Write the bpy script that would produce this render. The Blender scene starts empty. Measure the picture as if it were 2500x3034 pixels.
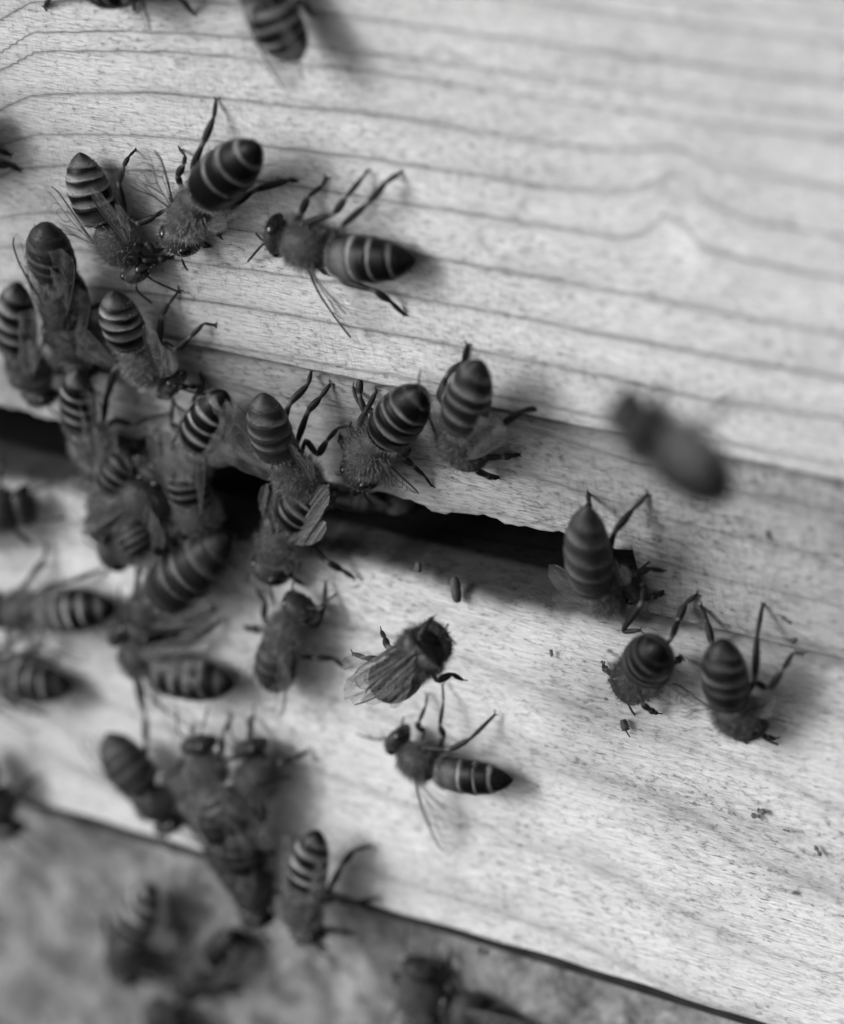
import bpy, math, random
import numpy as np
from mathutils import Vector, Matrix
rnd = random.Random(7)
sc = bpy.context.scene
sc.unit_settings.system = 'METRIC'
sc.unit_settings.scale_length = 0.01          # one unit is one centimetre

# ------------------------------------------------------------------ camera
# Hive frame: X along the hive front, Y into the wall, Z up. Camera looks down at it from the right.
W_SRC, H_SRC = 2500.0, 3034.0
DIST = 32.0                                   # cm to the wall at the picture centre
FPX = 11100.0                                 # focal length in photograph pixels
SENS = 72.0
def unit(v): return v / np.linalg.norm(v)
cx = unit(np.array([16500., 3800., -11100.])) # hive X in camera axes (right, down, depth)
a = 0.55
# wall-down direction, perpendicular to cx, depth component a
A_, B_, C_ = cx[0], cx[1], -cx[2]*a
qa = 1 + (B_/A_)**2; qb = -2*C_*B_/A_**2; qc = (C_/A_)**2 - (1-a*a)
wy = (-qb + math.sqrt(qb*qb-4*qa*qc))/(2*qa); wx = (C_-B_*wy)/A_
cw = np.array([wx, wy, a])                    # down the wall
cn = np.cross(cx, cw)                         # into the wall (depth positive)
if cn[2] < 0: cn = -cn
# world axes in camera axes: X=cx, Y=cn, Z=-cw
RX = np.array([cx[0], cn[0], -cw[0]])         # camera right in world axes
DN = np.array([cx[1], cn[1], -cw[1]])         # camera down
FW = np.array([cx[2], cn[2], -cw[2]])         # camera forward
CAM = -FW*DIST                                # picture centre falls on the world origin (wall plane)
cam_d = bpy.data.cameras.new("camera"); cam = bpy.data.objects.new("camera", cam_d)
sc.collection.objects.link(cam)
m = Matrix(((RX[0], -DN[0], -FW[0], CAM[0]), (RX[1], -DN[1], -FW[1], CAM[1]), (RX[2], -DN[2], -FW[2], CAM[2]), (0, 0, 0, 1)))
cam.matrix_world = m
cam_d.sensor_fit = 'HORIZONTAL'; cam_d.sensor_width = SENS
cam_d.lens = FPX/W_SRC*SENS
cam_d.clip_start = 0.5; cam_d.clip_end = 2000
cam_d.dof.use_dof = True
cam_d.dof.focus_distance = 32.0               # set again below from the focus point
cam_d.dof.aperture_fstop = cam_d.lens*1e-3/0.88
sc.camera = cam

# ------------------------------------------------------------------ light
SUN_TO = Vector((0.9, 1.0, -0.85)).normalized()
world = bpy.data.worlds.new("World"); sc.world = world; world.use_nodes = True
wn = world.node_tree.nodes; wl = world.node_tree.links
bg = wn['Background']
sky = wn.new('ShaderNodeTexSky'); sky.sky_type = 'NISHITA'; sky.sun_disc = False
sky.sun_elevation = math.asin(-SUN_TO.z); sky.sun_rotation = math.radians(225)
sky.air_density = 1.0; sky.dust_density = 4.0
bw = wn.new('ShaderNodeRGBToBW')              # black-and-white film
wl.new(sky.outputs[0], bw.inputs[0]); wl.new(bw.outputs[0], bg.inputs[0]); bg.inputs[1].default_value = 0.15
sun_d = bpy.data.lights.new("sun", 'SUN'); sun_d.energy = 1.8; sun_d.angle = math.radians(22)
sun = bpy.data.objects.new("sun", sun_d); sc.collection.objects.link(sun)
sun.rotation_euler = SUN_TO.to_track_quat('-Z', 'Y').to_euler()
sc.view_settings.view_transform = 'Standard'; sc.view_settings.look = 'None'
sc.view_settings.gamma = 1; sc.view_settings.exposure = 0.50
sc.render.engine = 'CYCLES'
sc.cycles.transparent_max_bounces = 24
sc.cycles.max_bounces = 8

# ------------------------------------------------------------------ helpers
def ray(px, py):
    x = (px - W_SRC/2)/FPX; y = (py - H_SRC/2)/FPX
    return RX*x + DN*y + FW
def project(P):
    v = np.asarray(P) - CAM
    z = v @ FW
    return v@RX/z*FPX + W_SRC/2, v@DN/z*FPX + H_SRC/2
def hit(px, py, p0, n):
    d = ray(px, py)
    return CAM + d*((np.array(p0)-CAM)@n)/(d@n)
BETA = math.radians(12)
N_W = np.array([0., -1., 0.])
REC = 0.08                                     # how far the entrance block sits back
N_B = np.array([0., -math.cos(BETA), math.sin(BETA)])
P_W = np.array([0., 0., 0.]); P_R = np.array([0., REC, 0.])
seam = hit(1400, 1200, P_W, N_W)[2]
z_hole = hit(1300, 1505, P_R, N_W)[2]
z_floor = hit(2200, 1895, P_R, N_W)[2]
Y_EDGE = -0.10                                 # front of the rounded floor edge
P_B = np.array([0., Y_EDGE, z_floor])
z_front = hit(1250, 2740, P_B, N_B)[2]
y_front = hit(1250, 2740, P_B, N_B)[1]
P_S = np.array([0., y_front+0.42, z_front])
N_S = unit(np.array([0., -1., 0.12]))
SURF = {'W': (P_W, N_W), 'R': (P_R, N_W), 'B': (P_B, N_B), 'S': (P_S, N_S)}
def pt(px, py, h, s):
    p0, n = SURF[s]
    return hit(px, py, p0 + n*h, n)
foc = hit(1250, 1330, P_R, N_W)
cam_d.dof.focus_distance = float((foc-CAM)@FW) - 0.15

def new_obj(name, verts, faces, mats, parent=None, smooth=True, mi=None, attrs=None):
    me = bpy.data.meshes.new(name)
    me.from_pydata([tuple(v) for v in verts], [], faces)
    for mt in mats: me.materials.append(mt)
    if mi is not None: me.polygons.foreach_set('material_index', mi)
    if smooth: me.polygons.foreach_set('use_smooth', [True]*len(me.polygons))
    for k, vals in (attrs or {}).items():
        at = me.attributes.new(k, 'FLOAT', 'POINT'); at.data.foreach_set('value', [float(v) for v in vals])
    me.update()
    o = bpy.data.objects.new(name, me); sc.collection.objects.link(o)
    if parent is not None:
        o.parent = parent; o.matrix_parent_inverse = Matrix.Translation(parent.location).inverted()
    return o
def tag(o, label=None, cat=None, group=None, kind=None):
    for k, v in (('label', label), ('category', cat), ('group', group), ('kind', kind)):
        if v: o[k] = v
def empty(name, loc, label, cat, group=None):
    o = bpy.data.objects.new(name, None); sc.collection.objects.link(o)
    o.location = Vector([float(v) for v in loc]); o.empty_display_size = 0.2
    tag(o, label, cat, group); return o

# ------------------------------------------------------------------ node materials (all greys)
class NT:
    def __init__(s, name):
        s.m = bpy.data.materials.new(name); s.m.use_nodes = True
        s.n = s.m.node_tree.nodes; s.l = s.m.node_tree.links
        s.b = s.n['Principled BSDF']; s.out = s.n['Material Output']
    def coord(s, scale=(1, 1, 1)):
        t = s.n.new('ShaderNodeTexCoord'); mp = s.n.new('ShaderNodeMapping')
        mp.inputs['Scale'].default_value = scale
        s.l.new(t.outputs['Object'], mp.inputs[0]); return mp.outputs[0]
    def noise(s, scale, vec, detail=4, rough=0.6, dist=0):
        t = s.n.new('ShaderNodeTexNoise'); t.inputs['Scale'].default_value = scale
        t.inputs['Detail'].default_value = detail; t.inputs['Roughness'].default_value = rough
        t.inputs['Distortion'].default_value = dist
        s.l.new(vec, t.inputs['Vector']); return t.outputs['Fac']
    def ramp(s, f, stops, interp='LINEAR'):
        r = s.n.new('ShaderNodeValToRGB'); e = r.color_ramp.elements
        r.color_ramp.interpolation = interp
        while len(e) < len(stops): e.new(0.5)
        for i, (p, v) in enumerate(stops):
            e[i].position = p; e[i].color = (v, v, v, 1)
        s.l.new(f, r.inputs[0]); return r.outputs[0]
    def math(s, op, x, y=None):
        t = s.n.new('ShaderNodeMath'); t.operation = op
        for i, v in enumerate((x, y)):
            if v is None: continue
            if isinstance(v, (int, float)): t.inputs[i].default_value = v
            else: s.l.new(v, t.inputs[i])
        return t.outputs[0]
    def attr(s, name):
        t = s.n.new('ShaderNodeAttribute'); t.attribute_name = name; return t.outputs['Fac']
    def base(s, v, rough=0.6, spec=0.3):
        if isinstance(v, (int, float)): s.b.inputs['Base Color'].default_value = (v, v, v, 1)
        else: s.l.new(v, s.b.inputs['Base Color'])
        s.b.inputs['Roughness'].default_value = rough
        s.b.inputs['Specular IOR Level'].default_value = spec
    def bump(s, f, strength, dist):
        t = s.n.new('ShaderNodeBump'); t.inputs['Strength'].default_value = strength
        t.inputs['Distance'].default_value = dist
        s.l.new(f, t.inputs['Height']); s.l.new(t.outputs[0], s.b.inputs['Normal'])

def wood(name, tone, lines=1.0, fleck=0.5, stain_shade=0.2, fine=1.0, cross=1.0):
    t = NT(name)
    g = t.attr('grain')
    # slight wobble of the ring lines
    wob = t.math('MULTIPLY', t.math('SUBTRACT', t.noise(1.6, t.coord((0.5, 1, 1.5)), 3), 0.5), 0.12)
    g2 = t.math('ADD', g, wob)
    fr = t.math('FRACT', g2)
    ringv = t.ramp(fr, [(0.0, 0.30), (0.025, 0.36), (0.06, 0.74), (0.13, 0.92), (0.35, 1.0), (0.75, 0.95), (0.93, 0.84), (1.0, 0.50)])
    ringmod = t.ramp(t.noise(0.8, t.coord((0.3, 1, 1.5)), 2), [(0.3, 0.45*lines), (0.65, lines)])
    mixr = t.n.new('ShaderNodeMix'); mixr.data_type = 'FLOAT'
    t.l.new(ringmod, mixr.inputs[0]); mixr.inputs[2].default_value = 0.93
    t.l.new(ringv, mixr.inputs[3])
    ring = mixr.outputs[0]
    # broad mottling, long fibres, dark flecks along the grain, faint cross hatch
    mott = t.ramp(t.noise(1.3, t.coord((0.7, 1, 2.0)), 7, 0.68), [(0.25, 1.0-stain_shade), (0.5, 1.0-stain_shade*0.3), (0.72, 1.0)])
    fib = t.ramp(t.noise(9, t.coord((0.5, 3, 7)), 5, 0.75), [(0.3, 1.0-0.34*fine), (0.5, 0.95), (0.7, 1.06)])
    pits = t.ramp(t.noise(17, t.coord((0.6, 1.2, 1.4)), 6, 0.8), [(0.30, 1.0-0.78*fine), (0.44, 0.88), (0.56, 1.05)])
    sp2 = t.ramp(t.noise(2.6, t.coord((0.9, 2, 1.2)), 4, 0.7), [(0.24, 1.0-fleck*1.1), (0.285, 1.0)])
    fl = t.ramp(t.noise(11, t.coord((0.42, 3, 3.2)), 3, 0.55), [(0.26, 1.0-fleck), (0.335, 1.0)])
    spots = t.ramp(t.noise(5.5, t.coord((0.75, 2, 1.5)), 2, 0.5), [(0.20, 1.0-fleck), (0.27, 1.0)])
    hatch = t.ramp(t.noise(30, t.coord((1.6, 1, 0.25)), 3, 0.6), [(0.34, 1.0-0.24*fine*cross), (0.5, 1.0)])
    pk = t.ramp(t.noise(1.1, t.coord((0.7, 1, 1.3)), 3), [(0.38, 0.5), (0.62, 1.0)])
    pits = t.math('SUBTRACT', 1.0, t.math('MULTIPLY', t.math('SUBTRACT', 1.0, pits), pk))
    patch = t.ramp(t.noise(0.55, t.coord(), 3), [(0.4, 0.0), (0.6, 1.0)])
    hm = t.math('SUBTRACT', 1.0, t.math('MULTIPLY', t.math('SUBTRACT', 1.0, hatch), patch))
    v = t.math('MULTIPLY', ring, tone)
    for x in (mott, fib, pits, fl, spots, sp2, hm): v = t.math('MULTIPLY', v, x)
    st = t.attr('stain_shade')  # carries real stains together with painted shade
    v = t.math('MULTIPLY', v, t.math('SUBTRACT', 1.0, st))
    t.base(v, 0.7, 0.25)
    t.l.new(t.math('MULTIPLY', t.math('SUBTRACT', 1.0, st), 0.2), t.b.inputs['Specular IOR Level'])
    h = t.math('ADD', t.math('MULTIPLY', fib, 0.5), t.math('ADD', t.math('MULTIPLY', pits, 0.5), t.math('MULTIPLY', ringv, 0.5)))
    t.bump(h, 0.8, 0.025)
    return t.m
M_WALL = wood('pale_pine', 0.66, 1.0, 0.65, 0.30, 1.25)
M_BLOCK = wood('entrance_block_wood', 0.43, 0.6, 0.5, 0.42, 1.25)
M_BOARD = wood('landing_board_wood', 0.62, 0.5, 0.75, 0.36, 1.0, 0.0)
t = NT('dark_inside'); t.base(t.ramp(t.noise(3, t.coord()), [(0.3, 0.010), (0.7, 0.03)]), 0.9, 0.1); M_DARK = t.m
t = NT('mottled_concrete')
v = t.ramp(t.noise(3.2, t.coord(), 7, 0.72), [(0.32, 0.05), (0.45, 0.13), (0.55, 0.20), (0.70, 0.33)])
v = t.math('MULTIPLY', v, t.ramp(t.noise(14, t.coord(), 4), [(0.3, 0.75), (0.7, 1.1)]))
t.base(v, 0.85, 0.2); t.bump(t.noise(8, t.coord(), 6), 0.8, 0.06); M_STAND = t.m

t = NT('bee_body')
tone = t.attr('tone')
v = t.math('MULTIPLY', tone, t.ramp(t.noise(14, t.coord(), 4, 0.7), [(0.3, 0.7), (0.7, 1.25)]))
t.base(v, 0.42, 0.10)
t.bump(t.noise(45, t.coord(), 3), 0.25, 0.01); M_BODY = t.m
t = NT('bee_hair')
v = t.math('MULTIPLY', t.attr('tone'), 1.0); t.base(v, 0.7, 0.2); M_HAIR = t.m
t = NT('bee_eye'); t.base(0.008, 0.2, 0.4); M_EYE = t.m
t = NT('wing_vein'); t.base(0.035, 0.45, 0.4); M_VEIN = t.m
t = NT('wing_membrane')
tr = t.n.new('ShaderNodeBsdfTransparent'); tr.inputs[0].default_value = (0.93, 0.93, 0.93, 1)
mx = t.n.new('ShaderNodeMixShader')
t.base(t.ramp(t.noise(9, t.coord(), 3), [(0.3, 0.10), (0.7, 0.28)]), 0.22, 0.6)
lw = t.n.new('ShaderNodeLayerWeight'); lw.inputs[0].default_value = 0.35
t.l.new(t.math('ADD', t.math('MULTIPLY', lw.outputs['Facing'], 0.22), 0.10), mx.inputs[0])
t.l.new(tr.outputs[0], mx.inputs[1]); t.l.new(t.b.outputs[0], mx.inputs[2]); t.l.new(mx.outputs[0], t.out.inputs[0])
M_WING = t.m
t = NT('crumpled_wing_membrane')
tr = t.n.new('ShaderNodeBsdfTransparent'); mx = t.n.new('ShaderNodeMixShader')
cb = t.n.new('ShaderNodeCombineXYZ'); t.l.new(t.attr('tone'), cb.inputs[0]); 
stk = t.noise(45, cb.outputs[0], 4, 0.7)
t.base(t.ramp(stk, [(0.34, 0.04), (0.54, 0.12), (0.70, 0.50)]), 0.25, 0.8)
t.l.new(t.ramp(stk, [(0.35, 0.22), (0.62, 0.62)]), mx.inputs[0])
t.l.new(tr.outputs[0], mx.inputs[1]); t.l.new(t.b.outputs[0], mx.inputs[2]); t.l.new(mx.outputs[0], t.out.inputs[0])
M_WING2 = t.m
t = NT('debris_crumb'); t.base(t.ramp(t.noise(20, t.coord(), 4), [(0.3, 0.03), (0.7, 0.10)]), 0.7, 0.3); M_CRUMB = t.m

# ------------------------------------------------------------------ the hive
GL = [  # ring lines of the wall board as seen, (px, py)
 [(0,-330),(1200,-170),(2500,0)],
 [(0,-200),(1200,-80),(2500,60)],
 [(0,-60),(95,-110),(600,-100),(1100,-50),(1590,0),(1970,51),(2500,124)],
 [(0,60),(95,5),(380,-5),(800,15),(1100,55),(1400,98),(1622,130),(1970,181),(2500,250)],
 [(0,160),(95,98),(380,92),(634,105),(773,120),(1100,160),(1527,219),(1843,260),(2065,298),(2500,345)],
 [(0,203),(108,149),(380,146),(539,151),(773,174),(938,190),(1100,209),(1400,257),(1653,291),(1970,342),(2500,409)],
 [(0,326),(82,285),(190,276),(444,272),(634,288),(1100,333),(1400,383),(1653,425),(1843,442),(2002,434),(2097,482),(2224,507),(2500,558)],
 [(0,430),(108,396),(253,396),(507,404),(665,418),(784,431),(1100,472),(1400,516),(1622,554),(1812,570),(1920,545),(1970,507),(2034,526),(2084,596),(2224,653),(2500,703)],
 [(0,520),(50,494),(190,488),(304,497),(557,507),(858,548),(959,562),(1061,576),(1400,629),(1653,672),(1843,700),(1926,678),(1945,627),(2034,659),(2072,729),(2224,770),(2500,824)],
 [(0,645),(92,629),(184,626),(600,665),(1245,755),(1400,785),(1653,830),(1970,890),(2224,944),(2500,988)],
 [(0,732),(106,725),(461,760),(800,806),(992,836),(1153,866),(1400,911),(1970,1026),(2287,1083),(2500,1120)],
 [(0,830),(378,859),(800,921),(969,951),(1061,970),(1379,1027),(1500,1054),(1846,1123),(2076,1180),(2500,1238)],
 [(0,915),(600,1011),(969,1076),(1291,1133),(1700,1215),(2500,1375)],
 [(0,1040),(2500,1560)]]
def grain_wall(px, py):
    ys = [np.interp(px, [p[0] for p in L], [p[1] for p in L]) + (0.2*(px-2500) if px > 2500 else (-0.15*px if px < 0 else 0)) for L in GL]
    if py <= ys[0]: return (py-ys[0])/120.0
    if py >= ys[-1]: return len(ys)-1+(py-ys[-1])/110.0
    i = int(np.searchsorted(ys, py))-1
    return i + (py-ys[i])/(ys[i+1]-ys[i]+1e-6)

hive = empty('beehive', (0, 0, seam), 'weathered pale pine beehive front with recessed entrance slot and landing board', 'beehive')
X0, X1 = -9.0, 9.0
def grid_sheet(name, us, vs, fpos, gfun, sfun, mat, parent):
    verts = []; gr = []; st = []
    for v in vs:
        for u in us:
            p = fpos(u, v); verts.append(p); gr.append(gfun(u, v, p)); st.append(sfun(u, v, p))
    nu = len(us); faces = []
    for j in range(len(vs)-1):
        for i in range(nu-1):
            k = j*nu+i; faces.append((k, k+1, k+nu+1, k+nu))
    return verts, faces, gr, st

# wall board: front sheet (fine grid for its grain), rounded lower arris, underside, top and back
us = np.linspace(X0, X1, 190)
prof = [(0.0, z) for z in np.linspace(seam+11.0, seam+0.035, 210)]
for k in range(1, 5):
    an = k/4*math.pi/2; prof.append((0.035*(1-math.cos(an)), seam+0.035*(1-math.sin(an))))
prof += [(1.9, seam), (1.9, seam+11.0), (0.0, seam+11.0)]
def wpos(u, v):
    y, z = prof[v]; 
    if v >= 209 and v < 214: z += 0.003*math.sin(u*9.1)+0.002*math.sin(u*23+1)
    return (u, y, z)
def wgr(u, v, p):
    px, py = project(p); return grain_wall(px, py)
knot = hit(2003, 590, P_W, N_W)
knot2 = hit(1990, 440, P_W, N_W)
def wst(u, v, p):
    d = math.hypot(p[0]-knot[0], (p[2]-knot[2])*0.7)
    s = 0.25*math.exp(-(d/0.10)**2)
    s += 0.14*math.exp(-((p[0]-knot2[0])/0.22)**2-((p[2]-knot2[2])/0.12)**2)
    s += 0.40*math.exp(-((p[2]-seam)/0.03)**2)  # thin shadow line painted along the lower edge
    s += 0.34/(1+math.exp((u+1.0+0.25*math.sin(p[2]*3))/0.5))*(0.6+0.4*math.sin(p[2]*1.3+u*0.8+1))   # light gradient painted in: wall darkens towards the left
    s -= 0.32*math.exp(-((p[0]-knot[0]-.03)/0.13)**2-((p[2]-knot[2]+.35)/0.30)**2)
    return max(-0.28, min(s, 0.8))
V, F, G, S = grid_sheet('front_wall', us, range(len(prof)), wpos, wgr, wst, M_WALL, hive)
new_obj('front_wall', V, F, [M_WALL], hive, True, attrs={'grain': G, 'stain_shade': S})
# shade the sheet flat where it turns
# entrance block, front face with the notch cut away: built as a lattice whose lower edge follows the notch
x_end = hit(1880, 1660, P_R, N_W)[0]
def low_edge(u):
    if u > x_end+0.05: return z_floor+0.035
    if u > x_end: return z_floor+0.035 + (z_hole-z_floor-0.035)*(1-(u-x_end)/0.05)
    r = 0.016*math.sin(u*7.3+1)+0.012*math.sin(u*17.0)+0.010*math.sin(u*41.0)
    r += 0.05*math.exp(-((u-0.15)/0.25)**2)
    return z_hole - r
us2 = sorted(set(list(np.linspace(X0, X1, 260)) + [x_end-0.004, x_end, x_end+0.05, x_end+0.054]))
NV = 40
def rpos(u, v):
    ze = low_edge(u); zt = seam-0.125
    if v == 0: return (u, REC+0.25, seam+0.3)
    if v == 1: return (u, REC+0.25, seam-0.105)
    if v == 2: return (u, REC+0.012, seam-0.118)
    if v <= NV: return (u, REC, zt+(ze+0.03-zt)*v/NV)
    if v <= NV+3:
        an = (v-NV)/3*math.pi/2; return (u, REC+0.03*(1-math.cos(an)), ze+0.03*(1-math.sin(an)))
    return (u, REC+1.6, ze)
def rgr(u, v, p): return 3.3+(seam-p[2])*2.1 + 0.25*math.sin(u*0.6+0.4)+0.12*math.sin(u*1.7) - 0.04*u
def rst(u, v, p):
    s = (0.9 if p[1] > REC+0.1 and p[2] > seam-0.2 else 0.35*math.exp(-((p[2]-seam+0.08)/0.04)**2)) + 0.22*math.exp(-((p[2]-seam)/0.6)**2)  # shade of the groove and overhang painted into the block top
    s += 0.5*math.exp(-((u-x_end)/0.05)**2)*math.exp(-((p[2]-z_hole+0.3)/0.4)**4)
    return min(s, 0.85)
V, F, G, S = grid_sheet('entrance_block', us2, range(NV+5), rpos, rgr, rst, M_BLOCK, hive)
new_obj('entrance_block', V, F, [M_BLOCK], hive, True, attrs={'grain': G, 'stain_shade': S})
# floor and landing board: inner floor, rounded lip, sloping face, lower arris, underside
tdir = np.array([-math.sin(BETA), -math.cos(BETA)])      # (y, z) down the face
bp = [(6.0, z_floor-0.01), (3.0, z_floor-0.01), (1.6, z_floor-0.01)] + [(y, z_floor-0.01) for y in np.linspace(1.2, Y_EDGE+0.16, 14)]
R_ = 0.15; Lf = (z_floor-z_front)/math.cos(BETA)
an_max = math.pi/2-BETA
yc, zc = Y_EDGE+0.16-0.0, z_floor-0.01-R_
for k in range(1, 9):
    an = an_max*k/8; bp.append((yc-R_*math.sin(an), zc+R_*math.cos(an)))
y_s, z_s = bp[-1]
zf = z_front
for k in range(1, 101):
    f = k/100; bp.append((y_s + tdir[0]/tdir[1]*(zf+0.04-z_s)*f, z_s+(zf+0.04-z_s)*f))
ye = bp[-1][0]
for k in range(1, 5):
    an = k/4*math.pi/2; bp.append((ye-0.008*0+0.04*(1-math.cos(an)), zf+0.04*(1-math.sin(an))))
bp.append((ye+1.2, zf))
N_face0 = len(bp)-106
def bpos(u, v):
    y, z = bp[v]
    if v > len(bp)-7 and v < len(bp)-1: z += 0.02*math.sin(u*1.3)+0.01*math.sin(u*6+2)
    return (u, y, z)
def bgr(u, v, p):
    d = v/30.0
    dz = z_floor - p[2] + max(0, p[1]-Y_EDGE)
    q = dz*1.25 + 0.16*math.sin(u*0.55+0.8) - 0.13*u + 0.05*math.sin(u*1.9+dz*2)
    q += 0.22*math.exp(-((u-1.9)/0.9)**2-((dz-1.6)/0.4)**2)
    return q
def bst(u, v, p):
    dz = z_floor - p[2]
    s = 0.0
    if p[1] > REC+0.32: return 0.985  # slot darkness painted in: inner floor almost black
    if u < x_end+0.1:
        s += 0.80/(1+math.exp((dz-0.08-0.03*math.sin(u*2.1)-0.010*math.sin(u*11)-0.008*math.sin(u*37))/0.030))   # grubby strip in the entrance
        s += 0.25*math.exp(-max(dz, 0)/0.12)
    else: s += 0.35*math.exp(-max(dz, 0)/0.35)  # shade below the block painted onto the board
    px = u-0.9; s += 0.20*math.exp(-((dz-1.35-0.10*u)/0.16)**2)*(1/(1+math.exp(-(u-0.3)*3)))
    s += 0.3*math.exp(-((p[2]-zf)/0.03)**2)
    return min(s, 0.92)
usb = np.linspace(X0, X1, 200)
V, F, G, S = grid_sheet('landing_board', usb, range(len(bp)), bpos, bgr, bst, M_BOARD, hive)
new_obj('landing_board', V, F, [M_BOARD], hive, True, attrs={'grain': G, 'stain_shade': S})
# closed dark inside of the hive
def box(x0, x1, y0, y1, z0, z1):
    v = [(x, y, z) for z in (z0, z1) for y in (y0, y1) for x in (x0, x1)]
    f = [(0, 2, 3, 1), (4, 5, 7, 6), (0, 1, 5, 4), (2, 6, 7, 3), (0, 4, 6, 2), (1, 3, 7, 5)]
    return v, f
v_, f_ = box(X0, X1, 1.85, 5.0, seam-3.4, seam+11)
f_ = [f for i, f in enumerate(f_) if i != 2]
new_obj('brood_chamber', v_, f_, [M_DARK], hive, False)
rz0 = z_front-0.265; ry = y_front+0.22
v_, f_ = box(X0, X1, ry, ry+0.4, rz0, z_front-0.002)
new_obj('under_board_shade', v_, f_, [M_DARK], hive, False)  # dark strip added to draw the shade line under the board
# stand of rough concrete below
us3 = np.linspace(X0, X1, 120); vs3 = np.linspace(0, 9.0, 70)
def spos(u, v):
    b = P_S + np.array([u, 0, 0]) + np.array([0., -0.12, -1.])*(v-0.35)
    return (b[0], b[1] + 0.05*math.sin(u*2.3+v)*math.sin(v*3.1+u*0.7)+0.03*math.sin(u*7+v*5), b[2])
V = []; 
for v in vs3:
    for u in us3: V.append(spos(u, v))
nu = len(us3); F = [(j*nu+i, j*nu+i+1, (j+1)*nu+i+1, (j+1)*nu+i) for j in range(len(vs3)-1) for i in range(nu-1)]
n0 = len(V)
for u in us3: p = spos(u, 0); V.append((p[0], p[1]+5, p[2]))
F += [(n0+i, n0+i+1, i+1, i) for i in range(nu-1)]
st_o = new_obj('hive_stand', V, F, [M_STAND], None, True)
tag(st_o, 'rough mottled grey concrete stand under the landing board, out of focus', 'stand')

# ------------------------------------------------------------------ bee builder
def frames(path, upv):
    out = []
    n = len(path)
    for i in range(n):
        t_ = unit(path[min(i+1, n-1)]-path[max(i-1, 0)])
        u_ = upv[i] - t_*(upv[i]@t_); u_ = unit(u_)
        out.append((t_, np.cross(t_, u_), u_))
    return out
def catmull(P, n):
    P = [np.array(p) for p in P]; Q = [2*P[0]-P[1]]+P+[2*P[-1]-P[-2]]
    out = []
    for i in range(1, len(Q)-2):
        for k in range(n):
            s = k/n; p0, p1, p2, p3 = Q[i-1:i+3]
            out.append(0.5*((2*p1)+(-p0+p2)*s+(2*p0-5*p1+4*p2-p3)*s*s+(-p0+3*p1-3*p2+p3)*s**3))
    out.append(P[-1]); return out
class MeshB:
    def __init__(s): s.v = []; s.f = []; s.t = []; s.mi = []
    def loft(s, centers, frs, rw, rh, tones, nseg, cap=True, mi=0, flat=None):
        b = len(s.v)
        for i, c in enumerate(centers):
            t_, sd, up = frs[i]
            for k in range(nseg):
                an = 2*math.pi*k/nseg
                ca, sa = math.cos(an), math.sin(an)
                hh = rh[i]*(0.85 if sa < 0 else 1.0)
                s.v.append(c + sd*rw[i]*ca + up*hh*sa)
                tv = tones[i]; s.t.append(tv(ca, sa) if callable(tv) else tv)
        for i in range(len(centers)-1):
            for k in range(nseg):
                k2 = (k+1) % nseg
                s.f.append((b+i*nseg+k, b+i*nseg+k2, b+(i+1)*nseg+k2, b+(i+1)*nseg+k)); s.mi.append(mi)
        if cap:
            s.f.append(tuple(b+k for k in range(nseg))[::-1]); s.mi.append(mi)
            e = b+(len(centers)-1)*nseg; s.f.append(tuple(e+k for k in range(nseg))); s.mi.append(mi)
    def tube(s, pts, radii, tones, up, nseg=7, mi=0):
        frs = frames(pts, [up+np.array([0.013, 0.007, 0.011])]*len(pts))
        s.loft(pts, frs, radii, radii, tones, nseg, True, mi)
def lerp(a_, b_, t_): return a_+(b_-a_)*t_

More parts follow.
